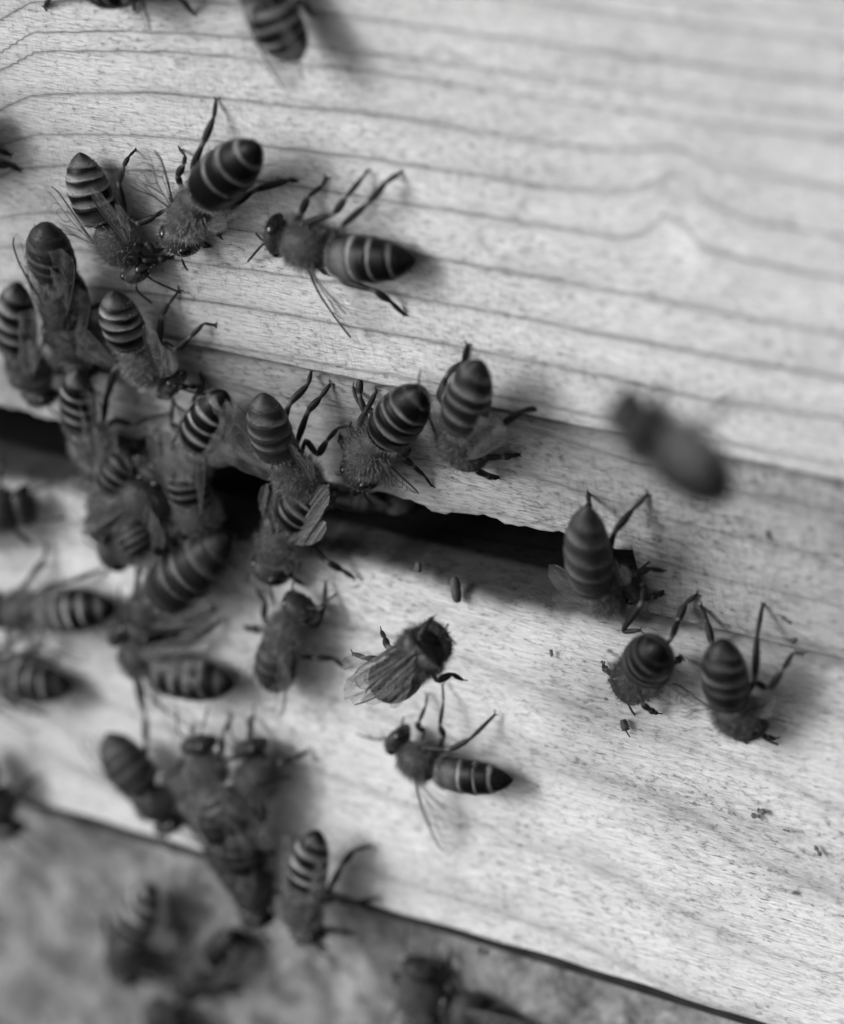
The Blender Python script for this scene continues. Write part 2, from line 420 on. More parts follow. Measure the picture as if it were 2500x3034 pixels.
ABD = [(0, .42), (.025, .66), (.07, .84), (.18, .97), (.38, 1.0), (.58, .96), (.74, .82), (.86, .60), (.94, .37), (.98, .18), (1.0, .05)]
def bee(spec):
    s = spec['s']; N = SURF[s][1]; sc_ = spec.get('k', 1.0)
    r = random.Random(spec['id']*31+5)
    hs = spec.get('h', (0.16, 0.21, 0.20, 0.17))       # head, thorax, waist, tip heights
    H, T, B, A = [pt(p[0], p[1], h_, s) for p, h_ in zip(spec['body'], hs)]
    ground = T - N*hs[1]
    root = empty('honey_bee', ground, spec['label'], 'bee', 'worker bees crowding the hive entrance')
    up0 = unit(N + np.array(spec.get('lean', (0, 0, 0))))
    Wd = 0.205*sc_*spec.get('wide', 1.0)
    # ---- one continuous body: abdomen, waist, thorax, neck, head along a bent spine
    axT = unit(T-B)
    axA = unit(A-B)
    M_ = lerp(B, A, .5) + up0*0.035*spec.get('arch', 1.0)
    Na = lerp(T, H, .60); Fr = H + unit(H-Na)*0.085*sc_
    abd = [M_ for _ in range(0)]
    path = []; rw = []; rh = []; tn = []; ups = []
    NA = 64
    bright = spec.get('bright', 0.30)*(1.0 if spec.get('edges') else 1.15); wband = spec.get('band', 0.34)*(1.0 if spec.get('edges') else 1.35); base_t = spec.get('dark', 0.006)*0.55
    edges = spec.get('edges') or [0.10, 0.32, 0.50, 0.67, 0.82]
    bow = spec.get('bow', 0.05)
    first = spec.get('pale', 0.0)
    if not spec.get('edges'): edges = [e + r.uniform(-.022, .022) for e in edges]
    wj = [r.uniform(.7, 1.25) for _ in edges]; aj = [r.uniform(.6, 1.2) for _ in edges]; ph = [r.uniform(0, 6.28) for _ in edges]
    def abtone(q):
        def f(ca, sa):
            qq = q - bow*(sa if sa > 0 else 0)*0.6 + 0.02
            v = base_t
            for i in range(len(edges)):
                e0 = edges[i]; e1 = edges[i+1] if i+1 < len(edges) else 1.05
                if e0 <= qq < e1:
                    x = (qq-e0)/(e1-e0)
                    k = max(0.0, 1-x/(wband*wj[i]*(1+0.25*math.sin(3*math.atan2(sa, ca)+ph[i])))); k = k*k*(3-2*k)
                    amp = bright*(1.0 if i > 0 else 0.5)*(0.35 if i == len(edges)-1 and not spec.get('edges') else 1.0)
                    v += amp*aj[i]*(1+0.35*math.sin(2*math.atan2(sa, ca)+ph[i]))*k*min(1.0, 0.25+x*14)
            if first and qq < 0.5: v += first*max(0, 1-abs(qq-0.25)/0.22)*max(0, sa)
            if sa < -0.1: v = v*0.6+0.03
            return v
        return f
    def bez(P0, P1, P2, q): return P0*(1-q)**2 + P1*2*q*(1-q) + P2*q*q
    ctrl = 2*M_ - (B+A)/2
    for i in range(NA+1):
        q = 1-i/NA
        path.append(bez(B, ctrl, A, q))
        w = np.interp(q, [a_[0] for a_ in ABD], [a_[1] for a_ in ABD])
        saw = 0
        for j in range(len(edges)):
            e0 = edges[j]; e1 = edges[j+1] if j+1 < len(edges) else 1.05
            if e0 <= q < e1: saw = (q-e0)/(e1-e0)
        w *= 0.95+0.075*saw if q > .1 else 1
        rw.append(Wd*w); rh.append(Wd*0.90*w); tn.append(abtone(q)); ups.append(up0)
    th = [(.06, .46, .03), (.16, .62, .04), (.30, .80, .035), (.45, .86, .045), (.62, .98, .05), (.8, 1.0, .055), (1.0, 1.0, .05)]
    for q, w, t_ in th:
        path.append(lerp(B, T, q)); rw.append(0.19*sc_*w); rh.append(0.178*sc_*w); tn.append(t_); ups.append(up0)
    th2 = [(.15, .97), (.30, .88), (.42, .72), (.52, .48), (.60, .30)]
    for q, w in th2:
        path.append(lerp(T, H, q)); rw.append(0.19*sc_*w); rh.append(0.175*sc_*w); tn.append(.05); ups.append(up0)
    hd = [(.04, .38, .40), (.18, .75, .72), (.36, .95, .92), (.55, 1.0, 1.0), (.72, .93, .92), (.86, .70, .78), (.95, .42, .55), (1.0, .12, .2)]
    for q, w, h_ in hd:
        path.append(lerp(Na, Fr, q)); rw.append(0.182*sc_*w); rh.append(0.145*sc_*h_); tn.append(.028); ups.append(up0)
    frs = frames(path, ups)
    mb = MeshB(); mb.loft(path, frs, rw, rh, tn, 28)
    # ---- legs (same mesh as the body)
    side = np.cross(axT, up0)
    def leg(points, thick=1.0, hind=False):
        n = len(points)
        pp = []; rr = []; tt = []
        for i in range(n-1):
            L = np.linalg.norm(points[i+1]-points[i]); fr_ = i/(n-1)
            steps = 6
            if n-1 >= 4: basep = [0.022, 0.030, 0.033, 0.022, 0.014, 0.010]
            elif n-1 == 3: basep = [0.024, 0.033, 0.023, 0.013]
            else: basep = [0.032, 0.026, 0.014]
            rb = basep[min(i, len(basep)-1)]*thick*sc_
            if hind and i == 1: rb *= 1.35
            for k in range(steps):
                f = k/steps
                pp.append(lerp(points[i], points[i+1], f))
                rr.append(rb*(0.48+0.56*math.sin(math.pi*min(1, f*0.85+0.12))))
                tt.append(0.018 if 0 < k else (0.10 if 0 < i < n-2 else 0.02))
        pp.append(points[-1]); rr.append(0.013*sc_); tt.append(0.02)
        q = [pp[0]] + [(pp[i-1]+2*pp[i]+pp[i+1])/4 for i in range(1, len(pp)-1)] + [pp[-1]]
        mb.tube(q, rr, tt, up0)
        d = unit(q[-1]-q[-4])                         # claws
        sd = unit(np.cross(d, N))
        for sg in (-1, 1):
            mb.tube([q[-1], q[-1]+d*0.02+sd*0.022*sg, q[-1]+d*0.028+sd*0.034*sg-N*0.004], [.007, .006, .003], [.02]*3, up0, 5)
    for li, L in enumerate(spec.get('legs', [])):
        n = len(L); free = L[0] == 'air'
        if free: L = L[1:]; n -= 1
        pts_ = []
        for i, p in enumerate(L):
            f = i/(n-1)
            hh = lerp(0.15, 0.014, f) + 0.09*math.sin(math.pi*f)
            if len(p) > 2: hh = p[2]
            pts_.append(pt(p[0], p[1], hh+(0.3 if free else 0), p[3] if len(p) > 3 else spec.get('legsurf', s)))
        d0 = pts_[0]-T
        st0 = T - up0*0.09*sc_ + axT*float(np.clip(d0@axT, -0.13, 0.12))
        leg([st0]+pts_, 1.0, False)
    zg = ground
    def floor_pt(p): return p - N*((p-zg)@N) + N*0.012
    DEF = {'F': (0.10, 0.30, 0.26), 'M': (0.0, 0.46, -0.04), 'H': (-0.10, 0.42, -0.48)}
    for code in spec.get('auto', 'LF LM LH RF RM RH').split():
        sg = -1 if code[0] == 'L' else 1
        f0, lat, f1 = DEF[code[1]]
        jt = r.uniform(-.07, .07)
        hip = T - up0*0.10 + axT*f0*sc_ + side*sg*0.09
        foot = floor_pt(T + (axT*(f1+f0+jt) + side*sg*(lat+r.uniform(-.05, .05)))*sc_)
        kn = lerp(hip, foot, .40) + N*(0.10+r.uniform(0, .03)) + axT*0.02
        an = lerp(kn, foot, .58) + N*0.012
        an2 = lerp(an, foot, .6) + N*0.004
        leg([hip, kn, an, an2, foot], 0.95, code[1] == 'H')
    # ---- antennae
    ax = unit(Fr-Na)
    for sg, ap in ((-1, spec.get('antL')), (1, spec.get('antR'))):
        b0 = Fr - ax*0.03 + np.cross(ax, up0)*sg*0.045 + up0*0.02
        if ap:
            q = [b0]+[pt(p[0], p[1], h_+spec.get('antH', 0), s) for p, h_ in zip(ap, (0.15, 0.12, 0.05))]
        else:
            q = [b0, b0+ax*0.10+np.cross(ax, up0)*sg*0.10+up0*0.03, b0+ax*0.30+np.cross(ax, up0)*sg*(0.14+r.uniform(-.05, .07))-up0*0.07]
        q = catmull(q, 5)
        mb.tube(q, [0.0105*sc_]*(len(q)-1)+[0.008], [0.03]*len(q), up0, 6)
    new_obj('body', mb.v, mb.f, [M_BODY], root, True, attrs={'tone': mb.t})
    # ---- compound eyes
    for sg in (-1, 1):
        eb = MeshB()
        sd = np.cross(ax, up0)*sg
        c = lerp(Na, Fr, .52) + sd*0.128*sc_ + up0*0.012
        long_ = unit(up0*0.9 + sd*-0.28 - ax*0.1); o1 = unit(sd - long_*(sd@long_)); o2 = np.cross(long_, o1)
        pts_ = []; r1 = []; r2 = []; fr2 = []
        for i in range(11):
            th_ = math.pi*i/10; pts_.append(c+long_*(-math.cos(th_))*0.115*sc_)
            r1.append(max(.001, math.sin(th_)*0.060*sc_)); r2.append(max(.001, math.sin(th_)*0.072*sc_)); fr2.append((long_, o1, o2))
        eb.loft(pts_, fr2, r1, r2, [0.01]*11, 14)
        new_obj('eye', eb.v, eb.f, [M_EYE], root)
    # ---- hair
    hv = []; hf = []; ht = []
    fz = spec.get('fuzz', 1.0)
    def hair(p, d, L, w, tone_):
        cam_side = np.cross(d, unit(np.array([r.gauss(0, 1), r.gauss(0, 1), r.gauss(0, 1)])))
        sdv = unit(cam_side)*w; bnd = unit(d + np.array([r.gauss(0, .35), r.gauss(0, .35), r.gauss(0, .35)]))
        k = len(hv); mid = p + d*L*.5
        hv.extend([p+sdv, p-sdv, mid+sdv*.8, mid-sdv*.8, mid+bnd*L*.5])
        hf.extend([(k, k+1, k+3, k+2), (k+2, k+3, k+4)]); ht.extend([tone_]*5)
    def shell(i0, i1, count, Lh, w, ton, back, upper=False, bias=0):
        for _ in range(int(count*fz)):
            x = r.uniform(i0, i1); i = int(x); i2 = min(i+1, len(path)-1); f = x-i
            an = r.uniform(0, 2*math.pi) if not upper else r.uniform(0.0, math.pi)
            ca, sa = math.cos(an), math.sin(an)
            t_, sd, up = frs[i]
            c = lerp(path[i], path[i2], f); a_ = lerp(rw[i], rw[i2], f); b_ = lerp(rh[i], rh[i2], f)*(0.85 if sa < 0 else 1)
            nn = unit(sd*ca/max(a_, .02)+up*sa/max(b_, .02))
            p = c+sd*a_*ca*.97+up*b_*sa*.97
            d = unit(nn + t_*back + np.array([r.gauss(0, .35), r.gauss(0, .35), r.gauss(0, .35)]))
            hair(p, d, Lh*r.uniform(.6, 1.25), w, ton*r.uniform(.6, 1.3))
    iT0 = NA+3
    hb = spec.get('hair', 0.26)*0.72
    shell(iT0, iT0+10, 3000, 0.085*sc_, 0.0014, hb*.9, -0.45)
    shell(len(path)-8, len(path)-2, 350, 0.045*sc_, 0.002, hb*.8, 0.2)
    shell(NA-7, NA+1, 800, 0.07*sc_, 0.0014, hb*1.3, -0.7)
    shell(4, NA-6, 450, 0.022*sc_, 0.0013, hb*.30, -1.8)
    for e0 in edges[1:5]:
        ii = (1-e0)*NA
        shell(ii-2.0, ii-0.2, 90, 0.03*sc_, 0.0016, hb*.8, -1.6)
    new_obj('hair', hv, hf, [M_HAIR], root, False, attrs={'tone': ht})
    # ---- wings
    WO = [(0, .0), (.10, .022), (.3, .035), (.6, .035), (.82, .02), (.94, -.02), (1, -.085), (.985, -.17), (.90, -.26), (.76, -.325), (.6, -.335), (.42, -.29), (.25, -.20), (.12, -.10), (.03, -.03)]
    HO = [(.04, -.03), (.25, -.10), (.5, -.28), (.66, -.36), (.72, -.44), (.66, -.52), (.52, -.53), (.36, -.44), (.2, -.27), (.08, -.10)]
    VE = [[(0, .0), (.3, .028), (.6, .028), (.82, .012), (.93, -.03)], [(0.02, -.005), (.3, .005), (.55, -.01), (.62, .02)], [(0.03, -.01), (.25, -.05), (.45, -.09), (.70, -.08), (.9, -.10)],
          [(.25, -.05), (.4, -.15), (.48, -.25), (.58, -.30)], [(.04, -.02), (.22, -.13), (.42, -.24)], [(.55, -.01), (.58, -.07), (.66, -.15), (.62, -.24)], [(.70, -.08), (.76, -.16), (.74, -.26)],
          [(.45, -.09), (.48, -.17), (.62, -.20)], [(.06, -.05), (.3, -.2), (.55, -.38)], [(.28, -.19), (.4, -.34), (.5, -.46)]]
    def wing(rootp, tipp, sgn, tilt, width=1.0, pleat=0.0):
        Lw = np.linalg.norm(tipp-rootp); e1 = unit(tipp-rootp)
        nrm = unit(up0 - e1*(up0@e1)); e2 = np.cross(nrm, e1)*sgn
        e2r = unit(e2*math.cos(tilt)+nrm*math.sin(tilt)); n2 = np.cross(e1, e2r)
        def P(x, y, lift=0):
            return rootp + e1*x*Lw + e2r*(-y)*Lw*width + n2*Lw*(0.05*math.sin(math.pi*min(x, 1))*(1 if sgn > 0 else -1)*0.5 + 0.012*math.sin(y*38+x*5)+pleat*math.sin(x*7+y*60)) + N*lift
        wb = MeshB()
        for out, lf in ((WO, 0.004), (HO, 0.0)):
            cxx = sum(p[0] for p in out)/len(out); cyy = sum(p[1] for p in out)/len(out)
            rings = [1.0, .8, .6, .4, .2]
            dense = []
            for i in range(len(out)):
                p_, q_ = out[i], out[(i+1) % len(out)]
                for k in range(3): dense.append((lerp(p_[0], q_[0], k/3), lerp(p_[1], q_[1], k/3)))
            b = len(wb.v); n = len(dense)
            for rg in rings:
                for d in dense: wb.v.append(P(cxx+(d[0]-cxx)*rg, cyy+(d[1]-cyy)*rg, lf)); wb.t.append(cyy+(d[1]-cyy)*rg+0.08*(cxx+(d[0]-cxx)*rg))
            wb.v.append(P(cxx, cyy, lf)); wb.t.append(cyy+0.08*cxx)
            for j in range(4):
                for k in range(n):
                    k2 = (k+1) % n; wb.f.append((b+j*n+k, b+j*n+k2, b+(j+1)*n+k2, b+(j+1)*n+k)); wb.mi.append(0)
            for k in range(n): wb.f.append((b+4*n+k, b+4*n+(k+1) % n, b+5*n)); wb.mi.append(0)
        for j, vl in enumerate(VE):
            q = catmull([P(x, y, 0.005) for x, y in vl], 4)
            rr = (0.0115 if j == 0 else 0.0042)*sc_
            wb.tube(q, [rr*(1-0.5*i/len(q)) for i in range(len(q))], [.03]*len(q), n2, 5, 1)
        new_obj('wing', wb.v, wb.f, [M_WING2 if spec.get('crumpled') else M_WING, M_VEIN], root, True, mi=wb.mi, attrs={'tone': wb.t})
    wings = spec.get('wings')
    if wings is None:
        sp = spec.get('splay', 0.30)
        for sg in (-1, 1):
            rp = T + side*sg*0.13*sc_ + up0*0.12*sc_ - axT*0.02
            dirw = unit(axA*1.0 + side*sg*(sp+r.uniform(-.08, .08)))
            tp = rp + dirw*0.90*sc_ + up0*r.uniform(0.0, .06)
            wing(rp, tp, -sg, 0.12)
    else:
        for w in wings:
            rp = pt(w[0], w[1], w[2], s); tp = pt(w[3], w[4], w[5], s)
            wing(rp, tp, w[6], w[7] if len(w) > 7 else 0.15, w[8] if len(w) > 8 else 1.0, w[9] if len(w) > 9 else 0.0)
    return root

BEES = []
def add(label, s, body, **k):
    k.update(dict(label=label, s=s, body=body, id=len(BEES)+1)); BEES.append(k)
HU = (0.15, 0.20, 0.22, 0.26)      # tail raised
# --- upper wall
add('sharp bee at upper left, head down, striped tail up, one wing spread left', 'W', [(412,800),(350,728),(308,655),(236,452)],
    legs=[[(372,640),(352,540),(366,492),(382,464),(400,446)], [(385,645),(408,664),(461,640),(489,621)], [(438,722),(456,746),(481,737)]],
    auto='LF RM', wings=[(285,728,.30,148,536,.22,1,0.1), (385,728,.30,262,560,.36,-1,0.2)], band=.62, bright=.20, hair=.34)
add('bee with broad dark tail raised to upper right, above the left cluster', 'W', [(528,712),(560,640),(606,572),(768,428)], h=(.15,.22,.30,.45), wide=1.12, edges=[.08,.44,.64,.84],
    legs=[[(535,548),(526,520),(544,488),(549,461),(533,444)], [(567,500,.2),(602,424,.2),(634,348,.1),(640,298,.02)], [(675,622,.2),(757,562,.15),(858,534,.05),(876,536,.015)], [(650,640),(650,700)]],
    auto='LF', wings=[(515,625,.3,462,430,.45,1,.5), (600,665,.3,720,600,.3,-1,.9,.6)], band=.20, bright=.15, hair=.40)
add('bee walking left alone on the open wall, one clear wing hanging down', 'W', [(823,700),(893,726),(985,754),(1232,770)], h=(.17,.21,.19,.15),
    legs=[[(870,680,.1),(893,630,.14),(913,582,.1),(955,550,.04),(965,530,.014)], [(886,668,.2),(992,631,.2),(1024,585,.15),(1079,520,.06),(1090,506,.014)],
          [(1010,672,.2),(1093,599,.2),(1144,539,.12),(1187,511,.014)], [(1005,829,.14),(1111,861,.14),(1158,894,.08),(1196,931,.014)], [(948,790,.12),(966,812,.05)]], auto='',
    antL=[(795,712),(778,712),(758,692)], antR=[(790,722),(775,728),(734,775)],
    wings=[(912,792,.22,1045,1015,.10,1,.25,.75)], edges=[.06,.34,.56,.76], band=.22, bright=.22, pale=.10, hair=.22)
add('blurred dark bee left of the sharp upper left bee, tail uppermost', 'W', [(178,1000),(190,905),(172,815),(140,660)], h=(.2,.3,.35,.45), band=.3, bright=.05, dark=.03, splay=.25, hair=.14, wide=1.1, auto='LM RM')
add('bee cut by the left edge, bright narrow stripes across its dark upright tail', 'W', [(118,1165),(96,1110),(52,1035),(56,838)], h=HU, band=.55, bright=.20, auto='LM RM', hair=.25, wide=1.02)
add('striped bee above the left gap, wings folded low, two legs reaching right', 'W', [(508,1140),(442,1092),(392,1015),(340,862)], h=(.16,.22,.26,.34),
    legs=[[(455,1050,.15),(472,1020,.2),(479,935,.15),(502,898,.06),(530,861,.014)], [(486,1015,.15),(521,1037,.18),(562,1000,.13),(604,958,.05),(633,963,.014)], [(341,1084,.2),(318,1180,.2),(300,1265,.1)]],
    auto='LF', wings=[(362,1088,.34,232,950,.36,1,.1), (478,1124,.32,420,950,.42,-1,.2)], band=.62, bright=.17, hair=.42)
add('small bee at the left slot, white hair ring behind its blocky striped tail', 'R', [(352,1380),(290,1335),(243,1270),(235,1092)], h=(.16,.22,.30,.42), wide=.88,
    legs=[[(320,1262,.2),(338,1243,.2),(396,1259,.16),(438,1240,.1),(500,1226,.02)], [(305,1255,.25),(318,1160,.25),(335,1085,.1)]], auto='LF LM', splay=.15, band=.50, bright=.24, hair=.5)
add('crisp bee with both veined wings laid over its back, furry thorax at the slot edge', 'R', [(582,1452),(552,1378),(583,1312),(668,1160)], h=(.13,.20,.24,.30),
    legs=[[(572,1190,.15),(585,1171,.15),(605,1139,.08),(594,1108,.015)], [(550,1235,.15),(524,1277,.15),(507,1250,.1),(512,1192,.015)]],
    auto='LF RF', wings=[(508,1330,.32,612,1150,.40,-1,.1), (600,1395,.32,712,1222,.36,1,-.05)], band=.30, bright=.30, hair=.50, fuzz=1.2)
add('blurred grey bee right of the crisp veined bee, body arching over the slot', 'R', [(952,1470),(893,1420),(828,1345),(782,1165)], h=(.25,.36,.45,.55),
    legs=[[(830,1280,.3),(858,1194,.25),(913,1139,.1),(922,1102,.014)], [(880,1310,.25),(913,1217,.2),(950,1176,.1),(978,1139,.014)], [(905,1300,.2),(941,1351,.2),(969,1305,.13),(1001,1268,.05),(1035,1262,.014)]],
    auto='LF', wings=[(838,1440,.5,700,1180,.5,1,.2), (930,1430,.5,850,1310,.55,-1,.3)], band=.6, bright=.09, dark=.035, hair=.28)
add('bee climbing down out of the slot with bright crumpled wings above its dark thorax', 'B', [(795,1692),(832,1612),(868,1545),(945,1435)], h=(.17,.22,.28,.30),
    legs=[[(915,1612,.15),(969,1664,.15),(1015,1690,.06),(1048,1711,.014)]], auto='LF RF RM', wings=[(812,1600,.38,880,1405,.44,1,.35,.6,.01), (852,1610,.38,965,1420,.44,-1,.35,.65,.01)], band=.4, bright=.1, hair=.24, crumpled=1)
add('bee on the entrance block, fat tail with clean pale stripes pointing upper right', 'R', [(1062,1405),(1085,1350),(1140,1290),(1258,1150)], h=(.14,.22,.33,.45), wide=1.06,
    legs=[[(1215,1325,.15),(1194,1355,.2),(1222,1378,.14),(1259,1411,.06),(1277,1438,.014)], [(1042,1305,.2),(1061,1263,.2),(1088,1245,.15)], [(1110,1225,.2),(1065,1199,.14),(1047,1148,.015)],
          [(1079,1222,.2),(1065,1171,.12),(1067,1116,.05),(1052,1093,.014)], [(1060,1262,.25),(1088,1213,.25),(1116,1157,.25)]], auto='RF',
    wings=[(1130,1360,.25,1252,1465,.12,-1,.15), (1060,1320,.28,1110,1240,.3,1,.5)], band=.30, bright=.16, hair=.25, bow=.10)
add('dark striped bee astride the upper gap in the middle, standing tail up', 'R', [(1385,1350),(1362,1318),(1368,1262),(1424,1068)], h=(.16,.24,.34,.48),
    legs=[[(1296,1181,.25),(1325,1109,.2),(1372,1073,.1),(1384,1022,.014,'W')], [(1480,1262,.2),(1548,1217,.15),(1613,1207,.02)]], auto='LF LM RF', splay=.5, band=.42, bright=.12, hair=.2, dark=.02)
add('blurred bee hovering over the gap at right, dark body slanting down right', 'W', [(1862,1225),(1925,1280),(1958,1310),(2160,1484)], h=(3.2,3.3,3.35,3.45), wide=1.15, k=1.05, arch=-1,
    legs=[[(1930,1210,3.1),(1965,1150,2.9),(1976,1118,2.8)], [(2050,1260,3.2),(2110,1240,3.1),(2190,1180,2.9)]], auto='', band=.2, bright=.03, dark=.035, hair=.1,
    wings=[(1950,1270,3.5,2150,1240,3.6,-1,.5,.9), (1905,1275,3.5,1770,1225,3.6,1,.5,.9)])
add('bee at right end of the slot, smooth grey tail raised above a pale wing', 'R', [(1868,1738),(1808,1762),(1755,1742),(1742,1500)], h=(.12,.22,.32,.60), wide=1.02,
    legs=[[(1794,1658,.3),(1822,1572,.25),(1874,1509,.1),(1917,1466,.014)], [(1886,1699,.15),(1926,1684,.1),(1963,1692,.014)], [(1909,1728,.2),(1903,1785,.3),(1840,1872,.3),(1896,1868,.3)], [(1742,1510,.2),(1747,1490,.1),(1741,1463,.014)]],
    auto='LF', wings=[(1800,1810,.3,1640,1660,.3,1,.15), (1840,1740,.34,1770,1600,.45,-1,.3)], band=.5, bright=.05, dark=.045, hair=.18)
add('bee seen tail-on under the entrance block at the right, dark round ringed tail', 'B', [(1862,2030),(1885,2012),(1908,1980),(1962,1912)], h=(.14,.22,.33,.75), wide=1.08,
    legs=[[(1990,1890,.3),(2008,1840,.15,'R'),(2032,1785,.06,'R'),(2064,1762,.014,'R')], [(2010,1960,.2),(2015,1945,.1),(2020,1950,.014)], [(1850,1995,.2),(1842,2010,.02)]], auto='LF RF', splay=.2, band=.26, bright=.06, hair=.16,
    wings=[(1860,2020,.25,1900,1950,.3,1,.2,.9)])
add('rightmost bee on the hive, striped tail up, long bent legs at its right', 'B', [(2212,2150),(2188,2122),(2163,2082),(2145,1892)], h=(.14,.22,.34,.52), wide=1.0,
    legs=[[(2118,2000,.3),(2110,1910,.2,'R'),(2094,1837,.08,'R'),(2076,1797,.014,'R')], [(2237,2015,.3),(2243,1880,.2,'R'),(2260,1791,.014,'R')], [(2240,2020,.2),(2278,2044,.3),(2318,1986,.25,'B'),(2350,1932,.1),(2378,1936,.02)]],
    auto='LF RF', wings=[(2110,2100,.3,1985,2015,.2,1,.1), (2230,2120,.3,2300,2060,.3,-1,.5,.7)], band=.50, bright=.07, dark=.018, hair=.18)
# --- on the board
add('dark bee curled in the blurred crowd below the slot, arched stripes on its tail', 'B', [(425,1870),(440,1810),(478,1765),(680,1590)], h=(.16,.22,.30,.30), wide=1.3, band=.34, bright=.07, dark=.02, hair=.14, legs=[[(470,1800,.2),(455,1830,.15),(440,1870,.014)]], auto='LF RM RH', splay=.45)
add('blurred bee at the upper left of the board, round grey wing spread to its left', 'B', [(455,1415),(425,1470),(395,1540),(440,1640)], h=(.3,.42,.5,.55), band=.3, bright=.05, dark=.025, hair=.2, auto='LF LM', legs=[[(340,1440,.3),(258,1432,.2),(270,1470,.1),(315,1490,.05)]],
    wings=[(385,1490,.55,235,1590,.5,-1,.1,1.1), (440,1490,.55,420,1640,.6,1,.1)])
add('bee at the left edge walking left on the board, tail with short pale bars', 'B', [(-8,1808),(58,1812),(125,1808),(342,1796)], h=(.16,.21,.2,.16), wide=1.05,
    legs=[[(50,1770,.12),(92,1706,.12),(134,1655,.05),(139,1615,.014)], [(120,1745,.14),(207,1724,.12),(297,1690,.014)], [(20,1860,.12),(30,1910,.1),(36,1945,.014)], [(130,1900,.15),(100,1930,.12),(30,1970,.014)]], auto='', splay=.55, band=.36, bright=.24, hair=.16, pale=.05)
add('small blurred bee at left edge, stubby dark tail, below the pale-barred bee', 'B', [(-140,1985),(-75,1995),(10,2005),(216,2030)], h=(.16,.21,.2,.16), wide=1.0, splay=.55, band=.34, bright=.16, hair=.16, auto='RM RH LM LH', legs=[[(20,1940,.16),(90,1935,.14),(160,1965,.014)]])
add('bee walking up left in the middle of the board crowd, two long legs stretched right', 'B', [(366,1872),(408,1940),(462,1985),(696,2026)], h=(.17,.21,.2,.16),
    legs=[[(488,1923,.14),(535,1858,.14),(590,1825,.06),(629,1806,.014)], [(507,1927,.16),(590,1886,.14),(656,1836,.014)], [(400,2000,.14),(418,2100,.04)]], auto='LM', splay=.6, band=.36, bright=.14, dark=.01, hair=.16, wide=1.05)
add('bee facing up right under the slot, dark eyes visible and tail tucked below', 'B', [(893,1797),(857,1864),(830,1915),(818,2040)], h=(.22,.22,.2,.13),
    legs=[[(800,1850,.12),(781,1834,.12),(786,1782,.08),(762,1752,.014)], [(935,1860,.12),(960,1800,.12),(965,1725,.014)], [(890,1944,.14),(935,1948,.16),(988,1950,.08),(1022,1978,.014)]], auto='LH', splay=.1, band=.3, bright=.05, dark=.03, hair=.2)
add('grey bee at the lower left cluster with its wing spread up the pale board', 'B', [(505,2440),(468,2382),(438,2332),(318,2172)], h=(.2,.24,.28,.28), band=.3, bright=.04, dark=.05, hair=.16, wide=1.15, auto='LF LM',
    legs=[[(430,2290,.2),(432,2200,.22),(430,2120,.12),(415,2010,.014)]], splay=.12)
add('bee facing up at the top of the lower left cluster, dark shiny head', 'B', [(588,2205),(610,2272),(640,2335),(715,2440)], h=(.36,.36,.34,.28), band=.4, bright=.10, dark=.03, hair=.24, auto='LF RM',
    legs=[[(655,2240,.25),(660,2176,.2),(688,2121,.05)], [(545,2240,.25),(530,2280,.2),(475,2310,.02)]])
add('blurred dark bee on the right side of the lower left cluster, leg stuck out right', 'B', [(742,2215),(765,2290),(742,2365),(690,2470)], h=(.2,.25,.28,.25), band=.3, bright=.03, dark=.03, hair=.14, wide=1.15, auto='LF RF',
    legs=[[(745,2215,.2),(756,2185,.1)], [(720,2328,.4),(770,2320,.4),(852,2302,.2)]], splay=.4)
add('dim bee low in the lower left cluster, sitting across the board edge', 'B', [(700,2600),(678,2535),(665,2480),(640,2360)], h=(.2,.3,.34,.34), band=.3, bright=.05, dark=.02, hair=.1, auto='LF RF LM', splay=.3)
add('lowest dark bee of the cluster, rounded blurred body against the concrete', 'B', [(758,2708),(752,2640),(742,2570),(712,2440)], h=(.2,.28,.3,.3), band=.3, bright=.03, dark=.015, hair=.08, wide=1.1, auto='LF LM', splay=.2)
add('striped bee standing head down on the board edge, two legs stretched right', 'B', [(912,2762),(893,2705),(904,2640),(945,2460)], h=(.15,.22,.28,.34), wide=.93,
    legs=[[(973,2641,.2),(1015,2560,.2),(1050,2517,.1),(1097,2508,.014)], [(1000,2672,.2),(1062,2671,.12),(1119,2662,.014)]], auto='LF LM', splay=.18, band=.55, bright=.26, hair=.38)
add('furry bee lifting off mid board, streaky wings fanned to the lower left', 'B', [(1292,1898),(1258,1926),(1218,1960),(1130,2045)], h=(1.22,1.45,1.42,1.25), wide=1.05,
    legs=[[(1241,1892,1.55),(1265,1850,1.5),(1282,1829,1.4)], [(1126,1955,1.3),(1085,1950,1.2),(1046,1936,1.1)], [(1150,1920,1.3),(1140,1890,1.2),(1130,1870,1.1)], [(1293,2019,1.3),(1339,1996,1.2),(1370,2014,1.1)]], auto='',
    wings=[(1222,1905,1.55,1035,1995,1.5,1,.3,.7,.02), (1250,1960,1.57,1050,2095,1.5,-1,.25,.75,.02), (1235,1930,1.62,1065,2060,1.6,1,.1,.6,.02)], band=.3, bright=.04, dark=.02, hair=.12, fuzz=2.2, crumpled=1, antH=1.3, antL=[(1318,1868),(1322,1858),(1328,1850)], antR=[(1335,1895),(1342,1900),(1350,1908)])
